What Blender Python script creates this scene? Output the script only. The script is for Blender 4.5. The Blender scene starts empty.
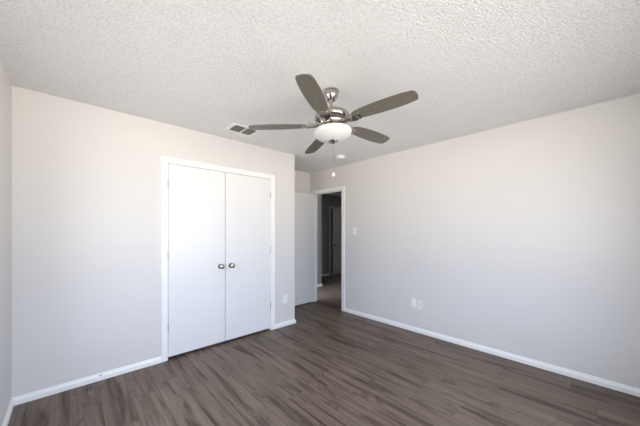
import bpy, bmesh, math, random
from mathutils import Vector, Matrix, Euler
random.seed(4)
S = bpy.context.scene
COL = S.collection
R = math.radians

# ------------------------------------------------------------------ camera
H = 2.445                       # ceiling height
EYE = 1.33
TH = R(43.10)
cd = bpy.data.cameras.new('camera'); cam = bpy.data.objects.new('camera', cd); COL.objects.link(cam)
cam.location = (0, 0, EYE); cam.rotation_euler = (R(90), 0, -TH)
cd.sensor_width = 36; cd.lens = 268.2 / 640 * 36; cd.shift_y = 18.6 / 640
cd.clip_start = 0.02; cd.clip_end = 100
S.camera = cam

# ------------------------------------------------------------------ exposure
S.view_settings.view_transform = 'Standard'
S.view_settings.look = 'None'
S.view_settings.gamma = 1
S.view_settings.use_curve_mapping = False
S.view_settings.exposure = 0.0

# ------------------------------------------------------------------ world: pale sky over sunlit pale ground
W = bpy.data.worlds.new('world'); S.world = W; W.use_nodes = True
nt = W.node_tree; nt.nodes.clear()
tc = nt.nodes.new('ShaderNodeTexCoord'); sp = nt.nodes.new('ShaderNodeSeparateXYZ')
rp = nt.nodes.new('ShaderNodeValToRGB'); bg = nt.nodes.new('ShaderNodeBackground'); wo = nt.nodes.new('ShaderNodeOutputWorld')
mr = nt.nodes.new('ShaderNodeMapRange'); mr.inputs[1].default_value = -1; mr.inputs[2].default_value = 1
nt.links.new(tc.outputs['Generated'], sp.inputs[0]); nt.links.new(sp.outputs['Z'], mr.inputs[0])
nt.links.new(mr.outputs[0], rp.inputs[0]); nt.links.new(rp.outputs[0], bg.inputs[0]); nt.links.new(bg.outputs[0], wo.inputs[0])
SKY, GROUND = (0.78, 0.91, 1.14), (1.05, 0.995, 0.92)
STOPS = [(0.0, GROUND, .12), (.15, GROUND, .28), (.25, GROUND, .85), (.33, GROUND, 1.50), (.43, GROUND, 1.50), (.485, GROUND, 1.10), (.53, SKY, 1.12), (.70, SKY, 1.20), (1.0, SKY, 1.0)]
e = rp.color_ramp.elements
for i_, (p_, c_, k_) in enumerate(STOPS):      # shaded ground close to the house, open ground further out, hazy bright horizon, deeper sky overhead
    q_ = e[i_] if i_ < 2 else e.new(p_)
    q_.position = p_; q_.color = (c_[0] * k_, c_[1] * k_, c_[2] * k_, 1)
bg.inputs[1].default_value = 7.4

# daylight portal in the window behind the camera (guides sampling of the sky)
YB, XL, XB, YA = -0.45, -0.32, 3.361, 3.103     # back wall, left wall, right wall, closet wall
WX0, WX1, WZ0, WZ1 = -0.05, 2.35, 0.60, 2.15
VY0, VY1 = 1.35, 2.20          # added unseen window in the left wall, brightens ceiling and right wall
for nm_, w_, loc_, rz_ in (('window_portal', WX1 - WX0, ((WX0 + WX1) / 2, YB - 0.13, (WZ0 + WZ1) / 2), 0),
                           ('added_window_portal', VY1 - VY0, (XL - 0.13, (VY0 + VY1) / 2, (WZ0 + WZ1) / 2), -90)):
    ld = bpy.data.lights.new(nm_, 'AREA'); ld.shape = 'RECTANGLE'; ld.size = w_; ld.size_y = WZ1 - WZ0; ld.cycles.is_portal = True
    lo = bpy.data.objects.new(nm_, ld); COL.objects.link(lo); lo.location = loc_; lo.rotation_euler = (R(90), 0, R(rz_))

# ------------------------------------------------------------------ node helpers and materials
def mat(name, color=(.8, .8, .8), rough=.5, metal=0, spec=.5):
    m = bpy.data.materials.new(name); m.use_nodes = True
    b = m.node_tree.nodes['Principled BSDF']
    b.inputs['Base Color'].default_value = (*color, 1); b.inputs['Roughness'].default_value = rough
    b.inputs['Metallic'].default_value = metal; b.inputs['Specular IOR Level'].default_value = spec
    return m, m.node_tree, b

class N:
    def __init__(s, t): s.t = t
    def node(s, ty, **k):
        n = s.t.nodes.new(ty)
        for a, v in k.items(): setattr(n, a, v)
        return n
    def put(s, sock, v):
        if hasattr(v, 'links') or isinstance(v, bpy.types.NodeSocket): s.t.links.new(v, sock)
        else: sock.default_value = v
    def math(s, op, a, b=0.0, c=None):
        n = s.node('ShaderNodeMath', operation=op); s.put(n.inputs[0], a); s.put(n.inputs[1], b)
        if c is not None: s.put(n.inputs[2], c)
        return n.outputs[0]
    def comb(s, x, y, z=0.0):
        n = s.node('ShaderNodeCombineXYZ'); s.put(n.inputs[0], x); s.put(n.inputs[1], y); s.put(n.inputs[2], z); return n.outputs[0]
    def noise(s, vec, scale, detail=2, rough=.5, dist=0):
        n = s.node('ShaderNodeTexNoise'); s.put(n.inputs['Vector'], vec); n.inputs['Scale'].default_value = scale
        n.inputs['Detail'].default_value = detail; n.inputs['Roughness'].default_value = rough; n.inputs['Distortion'].default_value = dist
        return n.outputs[0]
    def ramp(s, v, stops):
        n = s.node('ShaderNodeValToRGB'); s.put(n.inputs[0], v); el = n.color_ramp.elements
        for i, (p, c) in enumerate(stops):
            q = el[i] if i < 2 else el.new(p)
            q.position = p; q.color = (*c, 1) if len(c) == 3 else c
        return n.outputs[0]
    def mix(s, f, a, b, mode='MIX'):
        n = s.node('ShaderNodeMix', data_type='RGBA', blend_type=mode)
        s.put(n.inputs[0], f); s.put(n.inputs[6], a if not isinstance(a, tuple) else (*a, 1)); s.put(n.inputs[7], b if not isinstance(b, tuple) else (*b, 1))
        return n.outputs[2]
    def bump(s, h, strength, dist):
        n = s.node('ShaderNodeBump'); s.put(n.inputs['Height'], h); n.inputs['Strength'].default_value = strength; n.inputs['Distance'].default_value = dist
        return n.outputs[0]

def wall_paint():
    m, t, b = mat('wall_paint', (.655, .627, .607), .65, spec=.3); n = N(t)
    c = n.node('ShaderNodeTexCoord').outputs['Object']
    t.links.new(n.bump(n.noise(c, 90, 3, .55), .25, .0015), b.inputs['Normal'])
    t.links.new(n.mix(n.ramp(n.noise(c, 1.3, 3), [(.35, (0, 0, 0)), (.7, (1, 1, 1))]), (.700, .681, .664), (.688, .669, .652)), b.inputs['Base Color'])
    return m
def popcorn():
    m, t, b = mat('popcorn_ceiling', (.74, .735, .715), .9, spec=.15); n = N(t)
    c = n.node('ShaderNodeTexCoord').outputs['Object']
    a = n.noise(c, 85, 2, .6); v = n.node('ShaderNodeTexVoronoi'); v.inputs['Scale'].default_value = 130; t.links.new(c, v.inputs['Vector'])
    h = n.math('ADD', n.math('MULTIPLY', n.ramp(a, [(.38, (0, 0, 0)), (.62, (1, 1, 1))]), .8), n.math('MULTIPLY', n.math('SUBTRACT', 1.0, v.outputs['Distance']), .5))
    t.links.new(n.bump(h, .9, .006), b.inputs['Normal'])
    t.links.new(n.mix(n.ramp(a, [(.33, (0, 0, 0)), (.50, (1, 1, 1))]), (.75, .75, .745), (.89, .89, .885)), b.inputs['Base Color'])
    return m
def planks():
    m, t, b = mat('vinyl_plank', rough=.42, spec=.28); n = N(t)
    s = n.node('ShaderNodeSeparateXYZ'); t.links.new(n.node('ShaderNodeTexCoord').outputs['Object'], s.inputs[0])
    x, y = s.outputs[0], s.outputs[1]
    PW, PL = .182, 1.22
    xr = n.math('DIVIDE', x, PW); row = n.math('FLOOR', xr); fx = n.math('FRACT', xr)
    wn = n.node('ShaderNodeTexWhiteNoise', noise_dimensions='1D'); t.links.new(row, wn.inputs['W'])
    yr = n.math('ADD', n.math('DIVIDE', y, PL), wn.outputs['Value']); colm = n.math('FLOOR', yr); fy = n.math('FRACT', yr)
    w2 = n.node('ShaderNodeTexWhiteNoise', noise_dimensions='2D'); t.links.new(n.comb(row, colm), w2.inputs['Vector'])
    rnd = w2.outputs['Value']; off = n.math('MULTIPLY', rnd, 37.0)
    vec = n.comb(n.math('ADD', x, off), n.math('ADD', n.math('MULTIPLY', y, .075), off), 0.0)
    big = n.noise(vec, 13.0, 4, .58, .8)
    vec2 = n.comb(n.math('ADD', x, off), n.math('ADD', n.math('MULTIPLY', y, .03), off), 0.0)
    fine = n.noise(vec2, 75.0, 4, .6, .3)
    vec3 = n.comb(n.math('ADD', x, off), n.math('ADD', n.math('MULTIPLY', y, .35), off), 3.0)
    knot = n.ramp(n.noise(vec3, 6.0, 4, .65, 1.0), [(.57, (0, 0, 0)), (.68, (1, 1, 1))])
    c1 = n.ramp(big, [(.32, (.052, .032, .020)), (.41, (.100, .070, .050)), (.48, (.148, .108, .081)), (.70, (.184, .138, .105))])
    c2 = n.mix(n.math('MULTIPLY', knot, .65), c1, (.050, .036, .029))
    fr = n.ramp(fine, [(.36, (.74, .74, .74)), (.64, (1.16, 1.16, 1.16))])
    c3 = n.mix(1.0, c2, fr, 'MULTIPLY')
    tone = n.math('ADD', n.math('MULTIPLY', rnd, .20), .92)
    c4 = n.mix(1.0, c3, n.comb(tone, tone, tone), 'MULTIPLY')
    ex = n.math('MINIMUM', fx, n.math('SUBTRACT', 1.0, fx)); ey = n.math('MINIMUM', fy, n.math('SUBTRACT', 1.0, fy))
    seam = n.math('MAXIMUM', n.math('LESS_THAN', ex, .013), n.math('LESS_THAN', ey, .0010))
    c5 = n.mix(n.math('MULTIPLY', seam, .55), c4, (.030, .024, .020))
    t.links.new(c5, b.inputs['Base Color'])
    t.links.new(n.math('ADD', n.math('MULTIPLY', fine, .18), .33), b.inputs['Roughness'])
    t.links.new(n.bump(n.math('SUBTRACT', fine, n.math('MULTIPLY', seam, 2.0)), .18, .0015), b.inputs['Normal'])
    return m
def painted(name, col, rough, bumpy=.05):
    m, t, b = mat(name, col, rough); n = N(t)
    c = n.node('ShaderNodeTexCoord').outputs['Object']
    t.links.new(n.bump(n.noise(c, 60, 2), bumpy, .001), b.inputs['Normal']); return m
def nickel():
    m, t, b = mat('brushed_nickel', (.47, .445, .41), .2, 1); n = N(t)
    s = n.node('ShaderNodeSeparateXYZ'); t.links.new(n.node('ShaderNodeTexCoord').outputs['Object'], s.inputs[0])
    v = n.noise(n.comb(n.math('MULTIPLY', s.outputs[0], .2), n.math('MULTIPLY', s.outputs[1], .2), s.outputs[2]), 300, 2)
    t.links.new(n.math('ADD', n.math('MULTIPLY', v, .14), .12), b.inputs['Roughness']); return m
def blade_wood():
    m, t, b = mat('taupe_blade', (.17, .16, .13), .42); n = N(t)
    s = n.node('ShaderNodeSeparateXYZ'); t.links.new(n.node('ShaderNodeTexCoord').outputs['Object'], s.inputs[0])
    v = n.noise(n.comb(n.math('MULTIPLY', s.outputs[0], .12), s.outputs[1], 0.0), 60, 3, .6)
    t.links.new(n.ramp(v, [(.3, (.112, .100, .076)), (.7, (.148, .134, .106))]), b.inputs['Base Color']); return m

M = dict(
    wall=wall_paint(), ceiling=popcorn(), floor=planks(),
    trim=painted('trim_gloss_white', (.88, .88, .87), .35), door=painted('door_satin_white', (.79, .79, .785), .38, .03),
    nickel=nickel(), blade=blade_wood(), plastic=painted('white_plastic', (.88, .88, .88), .3, 0),
    glass_bowl=painted('frosted_white_glass', (.60, .60, .59), .3, 0), dark=painted('dark_slot', (.02, .02, .02), .8, 0),
    steel=painted('satin_steel', (.62, .61, .59), .4, 0), duct=painted('duct_shadow_grey', (.16, .155, .145), .8, 0),
    vent=painted('vent_painted_steel', (.88, .88, .87), .4, 0), louver=painted('louver_grey', (.42, .41, .38), .5, 0),
    plate_wall=painted('painted_over_plate', (.79, .78, .77), .4, 0), pull=painted('pale_wood_pull', (.80, .76, .68), .4, 0), scuff=painted('grey_scuff', (.17, .17, .17), .7, 0))
M['steel'].node_tree.nodes['Principled BSDF'].inputs['Metallic'].default_value = 1
def pane_glass():
    m = bpy.data.materials.new('window_glass'); m.use_nodes = True; t = m.node_tree; t.nodes.clear()
    o = t.nodes.new('ShaderNodeOutputMaterial'); mx = t.nodes.new('ShaderNodeMixShader'); tr = t.nodes.new('ShaderNodeBsdfTransparent'); g = t.nodes.new('ShaderNodeBsdfGlossy')
    g.inputs['Roughness'].default_value = .02; mx.inputs[0].default_value = .06
    t.links.new(tr.outputs[0], mx.inputs[1]); t.links.new(g.outputs[0], mx.inputs[2]); t.links.new(mx.outputs[0], o.inputs[0]); return m
M['glass'] = pane_glass()
M['hall'] = painted('hall_dimmed_paint', (.29, .285, .265), .6)  # wall colour darkened to stand in for the hall's dimness
M['hall_door'] = painted('hall_door_dimmed', (.58, .575, .55), .45)  # white far door and casing, shade of the hall put into the colour

# ------------------------------------------------------------------ mesh helpers
def obj(name, bm, material, parent=None, smooth=False, bevel=0, loc=None):
    bmesh.ops.recalc_face_normals(bm, faces=bm.faces)
    me = bpy.data.meshes.new(name); bm.to_mesh(me); bm.free()
    me.materials.append(material)
    if smooth:
        for p in me.polygons: p.use_smooth = True
        me.set_sharp_from_angle(angle=R(38))
    o = bpy.data.objects.new(name, me); COL.objects.link(o)
    if parent: o.parent = parent
    if loc: o.location = loc
    if bevel:
        b = o.modifiers.new('bevel', 'BEVEL'); b.width = bevel; b.segments = 2; b.limit_method = 'ANGLE'
    return o
def box(bm, x0, x1, y0, y1, z0, z1, mtx=None):
    v = [bm.verts.new(p) for p in ((x0, y0, z0), (x1, y0, z0), (x1, y1, z0), (x0, y1, z0), (x0, y0, z1), (x1, y0, z1), (x1, y1, z1), (x0, y1, z1))]
    for f in ((0, 3, 2, 1), (4, 5, 6, 7), (0, 1, 5, 4), (1, 2, 6, 5), (2, 3, 7, 6), (3, 0, 4, 7)): bm.faces.new([v[i] for i in f])
    if mtx: bmesh.ops.transform(bm, matrix=mtx, verts=v)
    return bm
def boxes(*bs):
    bm = bmesh.new()
    for b in bs: box(bm, *b)
    return bm
def lathe(bm, prof, seg=40, mtx=None, closed=True):
    rings = []
    for r, z in prof:
        if r < 1e-5: rings.append([bm.verts.new((0, 0, z))])
        else: rings.append([bm.verts.new((r * math.cos(2 * math.pi * k / seg), r * math.sin(2 * math.pi * k / seg), z)) for k in range(seg)])
    for a, b in zip(rings, rings[1:]):
        for k in range(seg):
            k2 = (k + 1) % seg
            q = [a[k % len(a)], a[k2 % len(a)], b[k2 % len(b)], b[k % len(b)]]
            u = []
            for i in q:
                if i not in u: u.append(i)
            if len(u) > 2: bm.faces.new(u)
    if closed:
        for rg in (rings[0], rings[-1]):
            if len(rg) > 1: bm.faces.new(rg)
    vs = [v for rg in rings for v in rg]
    if mtx: bmesh.ops.transform(bm, matrix=mtx, verts=vs)
    return bm
def sweep(path, prof):
    """profile (offset into the room, z) swept along a floor polyline; room is on the left of the path"""
    bm = bmesh.new(); P = [Vector(p) for p in path]; rows = []
    for i, p in enumerate(P):
        ds = []
        if i > 0: ds.append((p - P[i - 1]).normalized())
        if i < len(P) - 1: ds.append((P[i + 1] - p).normalized())
        ns = [Vector((-d.y, d.x)) for d in ds]
        if len(ns) == 2:
            n = (ns[0] + ns[1]).normalized(); n = n / n.dot(ns[0])
        else: n = ns[0]
        rows.append([bm.verts.new((p.x + n.x * o, p.y + n.y * o, z)) for o, z in prof])
    k = len(prof)
    for a, b in zip(rows, rows[1:]):
        for j in range(k): bm.faces.new([a[j], a[(j + 1) % k], b[(j + 1) % k], b[j]])
    bm.faces.new(rows[0]); bm.faces.new(rows[-1]); return bm
def tag(o, label=None, cat=None, group=None, kind=None):
    for k, v in (('label', label), ('category', cat), ('group', group), ('kind', kind)):
        if v: o[k] = v
    return o
def struct(name, bm, m, parent=None, label=None, **k):
    o = obj(name, bm, m, parent, **k)
    if not parent: o['kind'] = 'structure'
    if label: o['label'] = label
    return o
def empty(name, loc=(0, 0, 0), rz=0):
    o = bpy.data.objects.new(name, None); COL.objects.link(o); o.location = loc; o.rotation_euler = (0, 0, rz); o.empty_display_size = .1; return o
def copy_tree(o, parent=None):
    c = o.copy(); COL.objects.link(c)
    if parent: c.parent = parent
    for ch in [q for q in bpy.data.objects if q.parent == o]: copy_tree(ch, c)
    return c

# ------------------------------------------------------------------ room shell
WT = .12
XE = 2.398                      # end of the closet wall, where the entry recess begins
YR = 3.875                      # back of the entry recess
HX1, HY0, HYM, HY1, HXC = 6.75, 1.6, 4.75, 5.75, 4.50       # hall beyond the door
struct('floor', boxes((XL - WT, HX1 + WT, YB - WT, 7.2, -.08, 0)), M['floor'], label='grey brown wood plank floor')
struct('ceiling', boxes((XL - WT, XB + WT, YB - WT, YR + WT, H, H + .1)), M['ceiling'], label='white popcorn textured ceiling')
struct('wall_left', boxes((XL - WT, XL, YB - WT, VY0, 0, H), (XL - WT, XL, VY1, YR + WT, 0, H), (XL - WT, XL, VY0, VY1, 0, WZ0), (XL - WT, XL, VY0, VY1, WZ1, H)), M['wall'], label='pale wall at the left edge of the photo')
CX0, CX1, CZ = .742, 1.993, 2.042     # closet opening
struct('wall_closet', boxes((XL, CX0, YA, YA + WT, 0, H), (CX1, XE, YA, YA + WT, 0, H), (CX0, CX1, YA, YA + WT, CZ, H)), M['wall'], label='pale wall around the double closet doors')
struct('wall_recess', boxes((XE - WT, XE, YA + WT, YR, 0, H), (XL, XB, YR, YR + WT, 0, H)), M['wall'], label='wall of the entry recess behind the open door')
DY0, DY1, DZ = 3.035, 3.815, 2.054    # door opening in the right wall (rough)
struct('wall_right', boxes((XB, XB + WT, YB, DY0, 0, H), (XB, XB + WT, DY1, YR + WT, 0, H), (XB, XB + WT, DY0, DY1, DZ, H)), M['wall'], label='long pale wall on the right')
struct('wall_back', boxes((XL, WX0, YB - WT, YB, 0, H), (WX1, XB + WT, YB - WT, YB, 0, H), (WX0, WX1, YB - WT, YB, 0, WZ0), (WX0, WX1, YB - WT, YB, WZ1, H)), M['wall'])
# hall
FX0, FX1 = 5.83, 6.59           # far door opening
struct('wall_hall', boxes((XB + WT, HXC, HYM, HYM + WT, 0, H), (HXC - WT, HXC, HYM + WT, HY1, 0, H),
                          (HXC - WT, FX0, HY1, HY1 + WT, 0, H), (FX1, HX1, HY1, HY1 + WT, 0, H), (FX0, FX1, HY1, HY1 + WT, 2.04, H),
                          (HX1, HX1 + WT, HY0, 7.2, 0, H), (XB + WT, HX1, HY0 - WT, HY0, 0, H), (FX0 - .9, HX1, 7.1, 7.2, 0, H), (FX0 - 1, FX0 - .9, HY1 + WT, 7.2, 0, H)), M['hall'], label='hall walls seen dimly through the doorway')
struct('ceiling_hall', boxes((XB + WT, HX1 + WT, HY0 - WT, 7.2, H, H + .1)), M['ceiling'])

# window behind the camera
def window(name, centre, w, rz):
    """white vinyl slider set in the wall; local x along the wall, +y into the room, origin on the inner wall face"""
    wn = empty(name, (centre[0], centre[1], 0), rz); wn['kind'] = 'structure'; h = w / 2
    obj('window_frame', boxes((-h, h, -.10, -.04, WZ0, WZ0 + .05), (-h, h, -.10, -.04, WZ1 - .05, WZ1), (-h, -h + .05, -.10, -.04, WZ0 + .05, WZ1 - .05), (h - .05, h, -.10, -.04, WZ0 + .05, WZ1 - .05)), M['plastic'], wn)
    obj('mullion', boxes((-.03, .03, -.095, -.045, WZ0 + .05, WZ1 - .05)), M['plastic'], wn)
    for a, b in ((-h + .05, -.03), (.03, h - .05)):
        obj('pane', boxes((a, b, -.073, -.067, WZ0 + .05, WZ1 - .05)), M['glass'], wn)
    obj('sill', boxes((-h - .04, h + .04, -.04, .03, WZ0 - .025, WZ0)), M['trim'], wn, bevel=.004)
window('window_1', ((WX0 + WX1) / 2, YB), WX1 - WX0, 0)
window('added_window', (XL, (VY0 + VY1) / 2), VY1 - VY0, R(-90))  # added out of view for extra daylight

# baseboards
BP = [(0, 0), (.015, 0), (.015, .036), (.0135, .040), (.009, .042), (.009, .046), (.006, .053), (.005, .060), (0, .062)]
struct('baseboard_left', sweep([(XL, YA), (XL, YB)], BP), M['trim'], label='white baseboard on the left wall')
bb = struct('baseboard_closet', sweep([(.690, YA), (XL, YA)], BP), M['trim'], label='white baseboard left of the closet')
struct('baseboard_recess', sweep([(XB, YR), (XE, YR), (XE, YA), (2.036, YA)], BP), M['trim'], label='white baseboard wrapping the wall end right of the closet')
struct('baseboard_right', sweep([(XB, YB), (XB, 2.992)], BP), M['trim'], label='white baseboard along the right wall')
struct('baseboard_hall', sweep([(FX0 - .06, HY1), (HXC, HY1), (HXC, HYM), (XB + WT, HYM)], BP), M['trim'], label='white baseboard in the dim hall')
bm = bmesh.new(); lathe(bm, [(0, -.004), (.006, -.003), (.009, 0), (.006, .003), (0, .004)], 12, Matrix.Translation((.207, YA - .011, .046)) @ Matrix.Diagonal((1.4, .5, .9, 1)))
tag(obj('paint_chip', bm, M['scuff'], bb), 'small dark chip on the top edge')

# casings (trim)
def casing_boxes(a0, a1, top, w, t):
    return [(a0 - w, a0, 0, top + w), (a1, a1 + w, 0, top + w), (a0, a1, top, top + w)]
# closet casing: flat face with a thin back band
cw = .052
bs = []
for a, b, z0, z1 in casing_boxes(CX0, CX1, CZ, cw, 0): bs.append((a, b, YA - .013, YA + .001, z0, z1))
struct('trim_1', boxes(*bs, (CX0 - cw - .006, CX0 - cw + .004, YA - .018, YA + .001, 0, CZ + cw + .006), (CX1 + cw - .004, CX1 + cw + .006, YA - .018, YA + .001, 0, CZ + cw + .006),
                       (CX0 - cw + .004, CX1 + cw - .004, YA - .018, YA + .001, CZ + cw - .004, CZ + cw + .006)), M['trim'], bevel=.002, label='white casing around the closet doors')
struct('trim_2', boxes((CX0, CX0 + .006, YA + .0, YA + WT, 0, CZ), (CX1 - .006, CX1, YA, YA + WT, 0, CZ), (CX0 + .006, CX1 - .006, YA, YA + WT, CZ - .004, CZ)), M['trim'], label='white closet jamb')
# entry door casing + jamb
ew = .056
bs = [(XB - .014, XB + .001, DY0 - ew + .012, DY0 + .012, 0, DZ + ew - .026), (XB - .014, XB + .001, DY1 - .012, DY1 + ew - .012, 0, DZ + ew - .026), (XB - .014, XB + .001, DY0 + .012, DY1 - .012, DZ - .010, DZ + ew - .026),
      (XB - .019, XB + .001, DY0 - ew + .006, DY0 - ew + .018, 0, DZ + ew - .020), (XB - .019, XB + .001, DY1 + ew - .018, DY1 + ew - .006, 0, DZ + ew - .020), (XB - .019, XB + .001, DY0 - ew + .018, DY1 + ew - .018, DZ + ew - .032, DZ + ew - .020)]
struct('trim_3', boxes(*bs), M['trim'], bevel=.002, label='white casing around the open doorway')
struct('trim_4', boxes((XB, XB + WT, DY0, DY0 + .018, 0, DZ), (XB, XB + WT, DY1 - .018, DY1, 0, DZ), (XB, XB + WT, DY0 + .018, DY1 - .018, DZ - .018, DZ),
                       (XB + .042, XB + .080, DY0 + .018, DY0 + .029, 0, DZ - .018), (XB + .042, XB + .080, DY1 - .029, DY1 - .018, 0, DZ - .018), (XB + .042, XB + .080, DY0 + .029, DY1 - .029, DZ - .029, DZ - .018)), M['trim'], bevel=.001, label='white jamb and stop of the open doorway')
# hall side casing and far casing
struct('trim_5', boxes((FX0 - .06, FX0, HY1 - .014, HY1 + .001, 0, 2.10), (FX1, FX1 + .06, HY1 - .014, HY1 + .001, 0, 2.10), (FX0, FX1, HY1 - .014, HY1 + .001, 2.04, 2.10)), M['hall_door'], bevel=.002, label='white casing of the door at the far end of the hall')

# ------------------------------------------------------------------ doors
def knob_bm():
    bm = bmesh.new()   # axis along -y, base on the door face
    lathe(bm, [(0, 0), (.031, 0), (.032, .003), (.029, .007), (.013, .009), (.011, .024), (.014, .030), (.024, .035), (.0285, .045), (.0285, .052), (.024, .061), (.013, .066), (0, .067)], 32, Matrix.Rotation(R(90), 4, 'X'))
    return bm
def hinge_bm():
    bm = bmesh.new()
    lathe(bm, [(0, -.048), (.003, -.047), (.0055, -.044), (.0055, .044), (.003, .047), (0, .048)], 12)
    box(bm, -.0035, .0035, .0, .012, -.044, .044)
    return bm
xm = 1.3595
proto_knob = proto_hinge = None
for n, (a, b, kx, hx) in enumerate(((CX0 + .0085, xm - .003, 1.302, CX0 + .0075), (xm + .003, CX1 - .0085, 1.432, CX1 - .0075)), 1):
    d = empty('door_%d' % n, (a, YA, 0)); d['kind'] = 'structure'
    d['label'] = 'left leaf of the white double closet doors' if n == 1 else 'right leaf of the white double closet doors'
    obj('door_leaf', boxes((0, b - a,   .004, .038, .026, CZ - .007)), M['door'], d, bevel=.0015)
    k = obj('knob', knob_bm(), M['nickel'], d, smooth=True, loc=(kx - a, .004, .922)); k['label'] = 'round nickel knob'
    for z in (1.828, 1.087, .333):
        h = obj('hinge', hinge_bm(), M['steel'], d, smooth=True, loc=(hx - a, -.003, z)); h['label'] = 'satin steel hinge'
# closet clothes rod behind the doors is out of sight; the open entry door
d3 = empty('door_3', (XB - .004, DY1 - .020, 0)); d3['kind'] = 'structure'; d3['label'] = 'white slab door standing open against the entry recess'
obj('door_leaf', boxes((-.740, -.002, -.036, -.001, .020, 2.032)), M['door'], d3, bevel=.0015)
for s in (-1, 1):
    bm = knob_bm()
    if s == 1: bmesh.ops.transform(bm, matrix=Matrix.Rotation(R(180), 4, 'Z'), verts=bm.verts)
    obj('knob', bm, M['nickel'], d3, smooth=True, loc=(-.68, -.036 if s == -1 else -.001, .922))
for z in (1.80, 1.05, .28):
    obj('hinge', hinge_bm(), M['steel'], d3, smooth=True, loc=(.001, .001, z))
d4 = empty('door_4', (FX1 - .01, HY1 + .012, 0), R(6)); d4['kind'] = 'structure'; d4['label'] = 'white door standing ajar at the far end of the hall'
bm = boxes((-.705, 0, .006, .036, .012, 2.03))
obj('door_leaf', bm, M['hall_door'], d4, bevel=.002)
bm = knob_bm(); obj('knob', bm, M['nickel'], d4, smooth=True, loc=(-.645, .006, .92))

# ------------------------------------------------------------------ ceiling fan
F3 = Vector((math.sin(TH), math.cos(TH), 0)); R3 = Vector((math.cos(TH), -math.sin(TH), 0))
ZB = 2.173
nrm = (F3 * .0585 - R3 * .0448 + Vector((0, 0, 1))).normalized()
hub = F3 * 2.1142 + R3 * .0974; hub.z = ZB
BALL = 2.375
ball = hub + nrm * ((BALL - ZB) / nrm.z)
fan = empty('ceiling_fan', (ball.x, ball.y, H))
tag(fan, 'brushed nickel ceiling fan with five taupe blades and white glass bowl light', 'ceiling fan')
tiltq = Vector((0, 0, 1)).rotation_difference(nrm)
TM = Matrix.Translation((0, 0, BALL - H)) @ tiltq.to_matrix().to_4x4() @ Matrix.Translation((0, 0, ZB - BALL))   # local: z=0 at blade plane
def fpart(name, bm, m, mtx=None, **k):
    o = obj(name, bm, m, fan, **k); o.matrix_local = TM @ mtx if mtx else TM.copy(); return o
bm = bmesh.new(); lathe(bm, [(0, 0), (.060, 0), (.062, -.004), (.062, -.012), (.058, -.016), (.0575, -.030), (.055, -.044), (.048, -.059), (.038, -.071), (.033, -.077), (.026, -.078), (.023, -.068), (0, -.062)], 48)
obj('canopy', bm, M['nickel'], fan, smooth=True)
bm = bmesh.new(); lathe(bm, [(0, .217), (.017, .213), (.020, .204), (.016, .192), (.0115, .180), (.0115, .135), (.020, .132), (.024, .126), (.024, .108), (0, .108)], 28)
fpart('downrod', bm, M['nickel'], smooth=True)
bm = bmesh.new(); lathe(bm, [(0, .118), (.030, .118), (.055, .112), (.072, .104), (.080, .094), (.084, .090), (.110, .086), (.130, .076), (.138, .062), (.139, .048), (.134, .036), (.118, .024), (.100, .014), (.092, .002), (.092, -.012), (.080, -.018), (0, -.018)], 64)
nf = len(bm.faces)
for k in range(20):      # cooling slots round the lower bell of the housing
    box(bm, -.0045, .0045, -.0045, .0045, -.007, .007, Matrix.Rotation(R(18 * k), 4, 'Z') @ Matrix.Translation((.1255, 0, .0305)) @ Matrix.Rotation(R(-38), 4, 'Y'))
bm.faces.ensure_lookup_table()
for f_ in bm.faces[nf:]: f_.material_index = 1
mo = fpart('motor_housing', bm, M['nickel'], smooth=True); mo.data.materials.append(M['dark'])
bm = bmesh.new(); lathe(bm, [(0, -.018), (.062, -.018), (.066, -.022), (.066, -.034), (.076, -.040), (.100, -.043), (.104, -.047), (.100, -.051), (0, -.051)], 48)
fpart('light_fitter', bm, M['nickel'], smooth=True)
prof = [(.100, -.051), (.138, -.052), (.146, -.054), (.149, -.059), (.147, -.066)]
for k in range(1, 13):
    a = k / 12 * math.pi / 2; prof.append((.147 * math.cos(a) if k < 12 else 0, -.066 - .070 * math.sin(a) ** 1.12))
bm = bmesh.new(); lathe(bm, [(0, -.052)] + prof, 64)
fpart('light_bowl', bm, M['glass_bowl'], smooth=True)
bm = bmesh.new(); lathe(bm, [(0, -.126), (.036, -.128), (.040, -.133), (.036, -.139), (.022, -.142), (.017, -.148), (.010, -.154), (0, -.156)], 28)
fpart('finial', bm, M['nickel'], smooth=True)

RB0, RB1 = .190, .652
def smooth_pts(keys, n=4):      # Catmull-Rom through (radius, width) keys
    out = []
    for i in range(len(keys) - 1):
        p = [Vector(keys[max(0, min(len(keys) - 1, i + d))]) for d in (-1, 0, 1, 2)]
        for k in range(n):
            t = k / n
            out.append(tuple(.5 * ((2 * p[1]) + (p[2] - p[0]) * t + (2 * p[0] - 5 * p[1] + 4 * p[2] - p[3]) * t * t + (3 * p[1] - p[0] - 3 * p[2] + p[3]) * t ** 3)))
    out.append(keys[-1]); return out
def blade_outline():
    up = [(.186, .0), (.190, .018), (.208, .028), (.24, .036), (.285, .043), (.35, .050), (.43, .0565), (.50, .059), (.56, .0575), (.60, .055), (.63, .0505), (.642, .046), (.650, .036), (.655, .018), (.657, 0)]
    dn = [(.186, .0), (.190, -.040), (.206, -.056), (.24, -.066), (.285, -.072), (.35, -.0755), (.43, -.0755), (.50, -.0725), (.56, -.0675), (.60, -.062), (.63, -.0555), (.641, -.050), (.650, -.038), (.655, -.018), (.657, 0)]
    return smooth_pts(up) + smooth_pts(dn)[1:-1][::-1]
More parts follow.
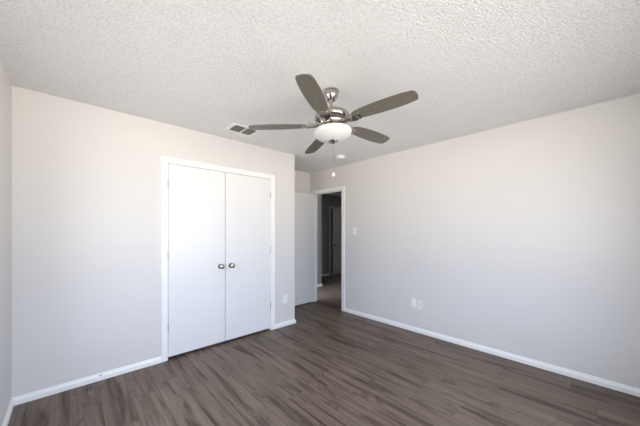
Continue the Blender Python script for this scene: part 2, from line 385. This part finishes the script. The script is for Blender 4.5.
def blade_bm():
    bm = bmesh.new(); pts = blade_outline()
    lo_ = [bm.verts.new((x, y, -.003)) for x, y in pts]; hi = [bm.verts.new((x, y, .003)) for x, y in pts]
    bm.faces.new(lo_[::-1]); bm.faces.new(hi)
    for i in range(len(pts)): j = (i + 1) % len(pts); bm.faces.new([lo_[i], lo_[j], hi[j], hi[i]])
    return bm
def prism(bm, pts, z0, z1):
    a = [bm.verts.new((*p, z0)) for p in pts]; b = [bm.verts.new((*p, z1)) for p in pts]
    bm.faces.new(a[::-1]); bm.faces.new(b)
    for i in range(len(pts)): j = (i + 1) % len(pts); bm.faces.new([a[i], a[j], b[j], b[i]])
def bracket_bm():
    bm = bmesh.new()
    prism(bm, [(.078, -.020), (.150, -.024), (.205, -.036), (.240, -.034), (.247, -.020), (.247, .020), (.240, .034), (.205, .036), (.150, .024), (.078, .020)], -.0095, -.0035)
    for s in (-1, 1):   # raised side flanges
        prism(bm, [(.080, s * .020), (.150, s * .024), (.205, s * .036), (.207, s * .040), (.150, s * .028), (.080, s * .024)], -.013, .010)
    for x, y in ((.222, -.020), (.222, .020), (.212, 0)):
        lathe(bm, [(0, -.0125), (.004, -.012), (.005, -.0095), (0, -.0095)], 10, Matrix.Translation((x, y, 0)))
    return bm
PITCH = -9
b0 = k0 = None
for k in range(5):
    ang = math.pi / 2 - TH - R(53.1 + 72 * k)
    m_ = TM @ Matrix.Rotation(ang, 4, 'Z') @ Matrix.Rotation(R(PITCH), 4, 'X')
    if b0 is None:
        b0 = obj('blade', blade_bm(), M['blade'], fan, bevel=.0015); k0 = obj('blade_bracket', bracket_bm(), M['nickel'], fan, bevel=.001); b, q = b0, k0
    else:
        b = b0.copy(); q = k0.copy(); COL.objects.link(b); COL.objects.link(q)
    b.matrix_local = m_; q.matrix_local = m_
# pull chain hangs plumb from the finial
tip = TM @ Vector((0, 0, -.153))
bm = bmesh.new()
ZP = 1.795 - H
nb = int((tip.z - ZP) / .0042)
for i in range(nb):
    lathe(bm, [(0, -.0014), (.0010, -.0007), (.0010, .0007), (0, .0014)], 6, Matrix.Translation((tip.x, tip.y, tip.z - i * .0042)))
lathe(bm, [(0, 0), (.0005, 0), (.0005, ZP - tip.z), (0, ZP - tip.z)], 5, Matrix.Translation(tip))
ch = obj('pull_chain', bm, M['nickel'], fan)
bm = bmesh.new(); lathe(bm, [(0, .003), (.002, .002), (.005, -.003), (.0105, -.008), (.013, -.016), (.0125, -.022), (.009, -.029), (.004, -.032), (0, -.0325)], 20, Matrix.Translation((tip.x, tip.y, ZP)))
obj('pull_knob', bm, M['pull'], ch, smooth=True)['label'] = 'pale ball pull'

# ------------------------------------------------------------------ ceiling register
vt = empty('ceiling_vent', (1.3825, 2.715, H)); tag(vt, 'white two panel air register in the ceiling left of the fan', 'air vent')
X0, X1, Y0, Y1 = -.158, .158, -.116, .116
xa0, xa1, xb0, xb1, ya, yb = -.1165, .0045, .0185, .1345, -.086, .096
obj('frame', boxes((X0, xa0, Y0, Y1, -.009, 0), (xb1, X1, Y0, Y1, -.009, 0), (xa0, xb1, Y0, ya, -.009, 0), (xa0, xb1, yb, Y1, -.009, 0), (xa1, xb0, ya, yb, -.009, 0)), M['vent'], vt, bevel=.003)
for a, b in ((xa0, xa1), (xb0, xb1)):
    g = obj('louver_panel', boxes((a, b, ya, yb, -.0015, -.0002)), M['duct'], vt)
    bm = bmesh.new(); n = 13
    for i in range(n):
        y = ya + (i + .5) * (yb - ya) / n
        box(bm, a, b, -.006, .006, -.0005, .0005, Matrix.Translation((0, y, -.005)) @ Matrix.Rotation(R(42), 4, 'X'))
    obj('louver', bm, M['louver'], g)
obj('lever', boxes((X1 - .018, X1 - .012, -.02, .02, -.018, -.009)), M['vent'], vt)

# smoke detector
sd = empty('smoke_detector', (2.935, 2.690, H)); tag(sd, 'small round white smoke detector on the ceiling beyond the fan', 'smoke detector')
bm = bmesh.new(); lathe(bm, [(0, 0), (.070, 0), (.070, -.008), (.067, -.010), (0, -.010)], 40); obj('base', bm, M['plastic'], sd, smooth=True)
bm = bmesh.new(); lathe(bm, [(0, -.010), (.063, -.010), (.064, -.022), (.058, -.034), (.045, -.040), (.020, -.042), (0, -.042)], 40); cv = obj('cover', bm, M['plastic'], sd, smooth=True)
bm = bmesh.new()
for k in range(24): box(bm, -.0012, .0012, -.006, .006, -.003, .003, Matrix.Rotation(R(15 * k), 4, 'Z') @ Matrix.Translation((.0635, 0, -.0165)) @ Matrix.Rotation(R(90), 4, 'Z'))
obj('slots', bm, M['steel'], cv)

# ------------------------------------------------------------------ wall plates (local: plate faces -y, base at the wall)
def plate(name, loc, rz, label, cat, group=None, m='plastic'):
    o = empty(name, loc, rz); tag(o, label, cat, group)
    obj('cover_plate', boxes((-.035, .035, -.006, 0, -.0575, .0575)), M[m], o, bevel=.003); return o
def screws(o, zs):
    for z in zs:
        bm = bmesh.new(); lathe(bm, [(0, .0055), (.003, .0058), (.0022, .0072), (0, .0074)], 12, Matrix.Translation((0, 0, z)) @ Matrix.Rotation(R(90), 4, 'X')); obj('screw', bm, M['plastic'], o)
def outlet(loc, rz, label):
    o = plate('wall_outlet', loc, rz, label, 'outlet')
    for z in (-.0195, .0195):
        bm = bmesh.new(); lathe(bm, [(0, .0055), (.0165, .0055), (.0165, .0085), (0, .0085)], 28, Matrix.Translation((0, 0, z)) @ Matrix.Rotation(R(90), 4, 'X'))
        r = obj('receptacle', bm, M['plastic'], o, smooth=True)
        obj('slots', boxes((-.0075, -.0055, -.0090, -.0083, z - .002, z + .007), (.0055, .0075, -.0090, -.0083, z - .002, z + .006), (-.002, .002, -.0090, -.0083, z - .010, z - .006)), M['dark'], r)
    screws(o, (0,)); return o
outlet((2.227, YA, .376), 0, 'white wall outlet low on the wall just right of the closet')
RW = R(-90)      # faces -x
outlet((XB, 1.757, .378), RW, 'white power outlet low on the right wall, nearer the door of the two plates')
cx = plate('cable_plate', (XB, 1.672, .372), RW, 'white cable jack plate low on the right wall beside the outlet', 'cable plate', m='plate_wall')
bm = bmesh.new(); lathe(bm, [(0, .005), (.0075, .005), (.0075, .010), (.005, .011), (.005, .019), (0, .019)], 6, Matrix.Rotation(R(90), 4, 'X')); obj('jack', bm, M['steel'], cx)
screws(cx, (-.042, .042))
sw = plate('light_switch', (XB, 2.771, 1.340), RW, 'white light switch on the right wall beside the doorway', 'light switch')
bm = boxes((-.0052, .0052, -.0065, -.0055, -.012, .012)); obj('toggle_slot', bm, M['steel'], sw)
bm = bmesh.new(); box(bm, -.004, .004, -.018, -.006, -.004, .004, Matrix.Rotation(R(-22), 4, 'X')); obj('toggle', bm, M['plastic'], sw)
screws(sw, (-.030, .030))
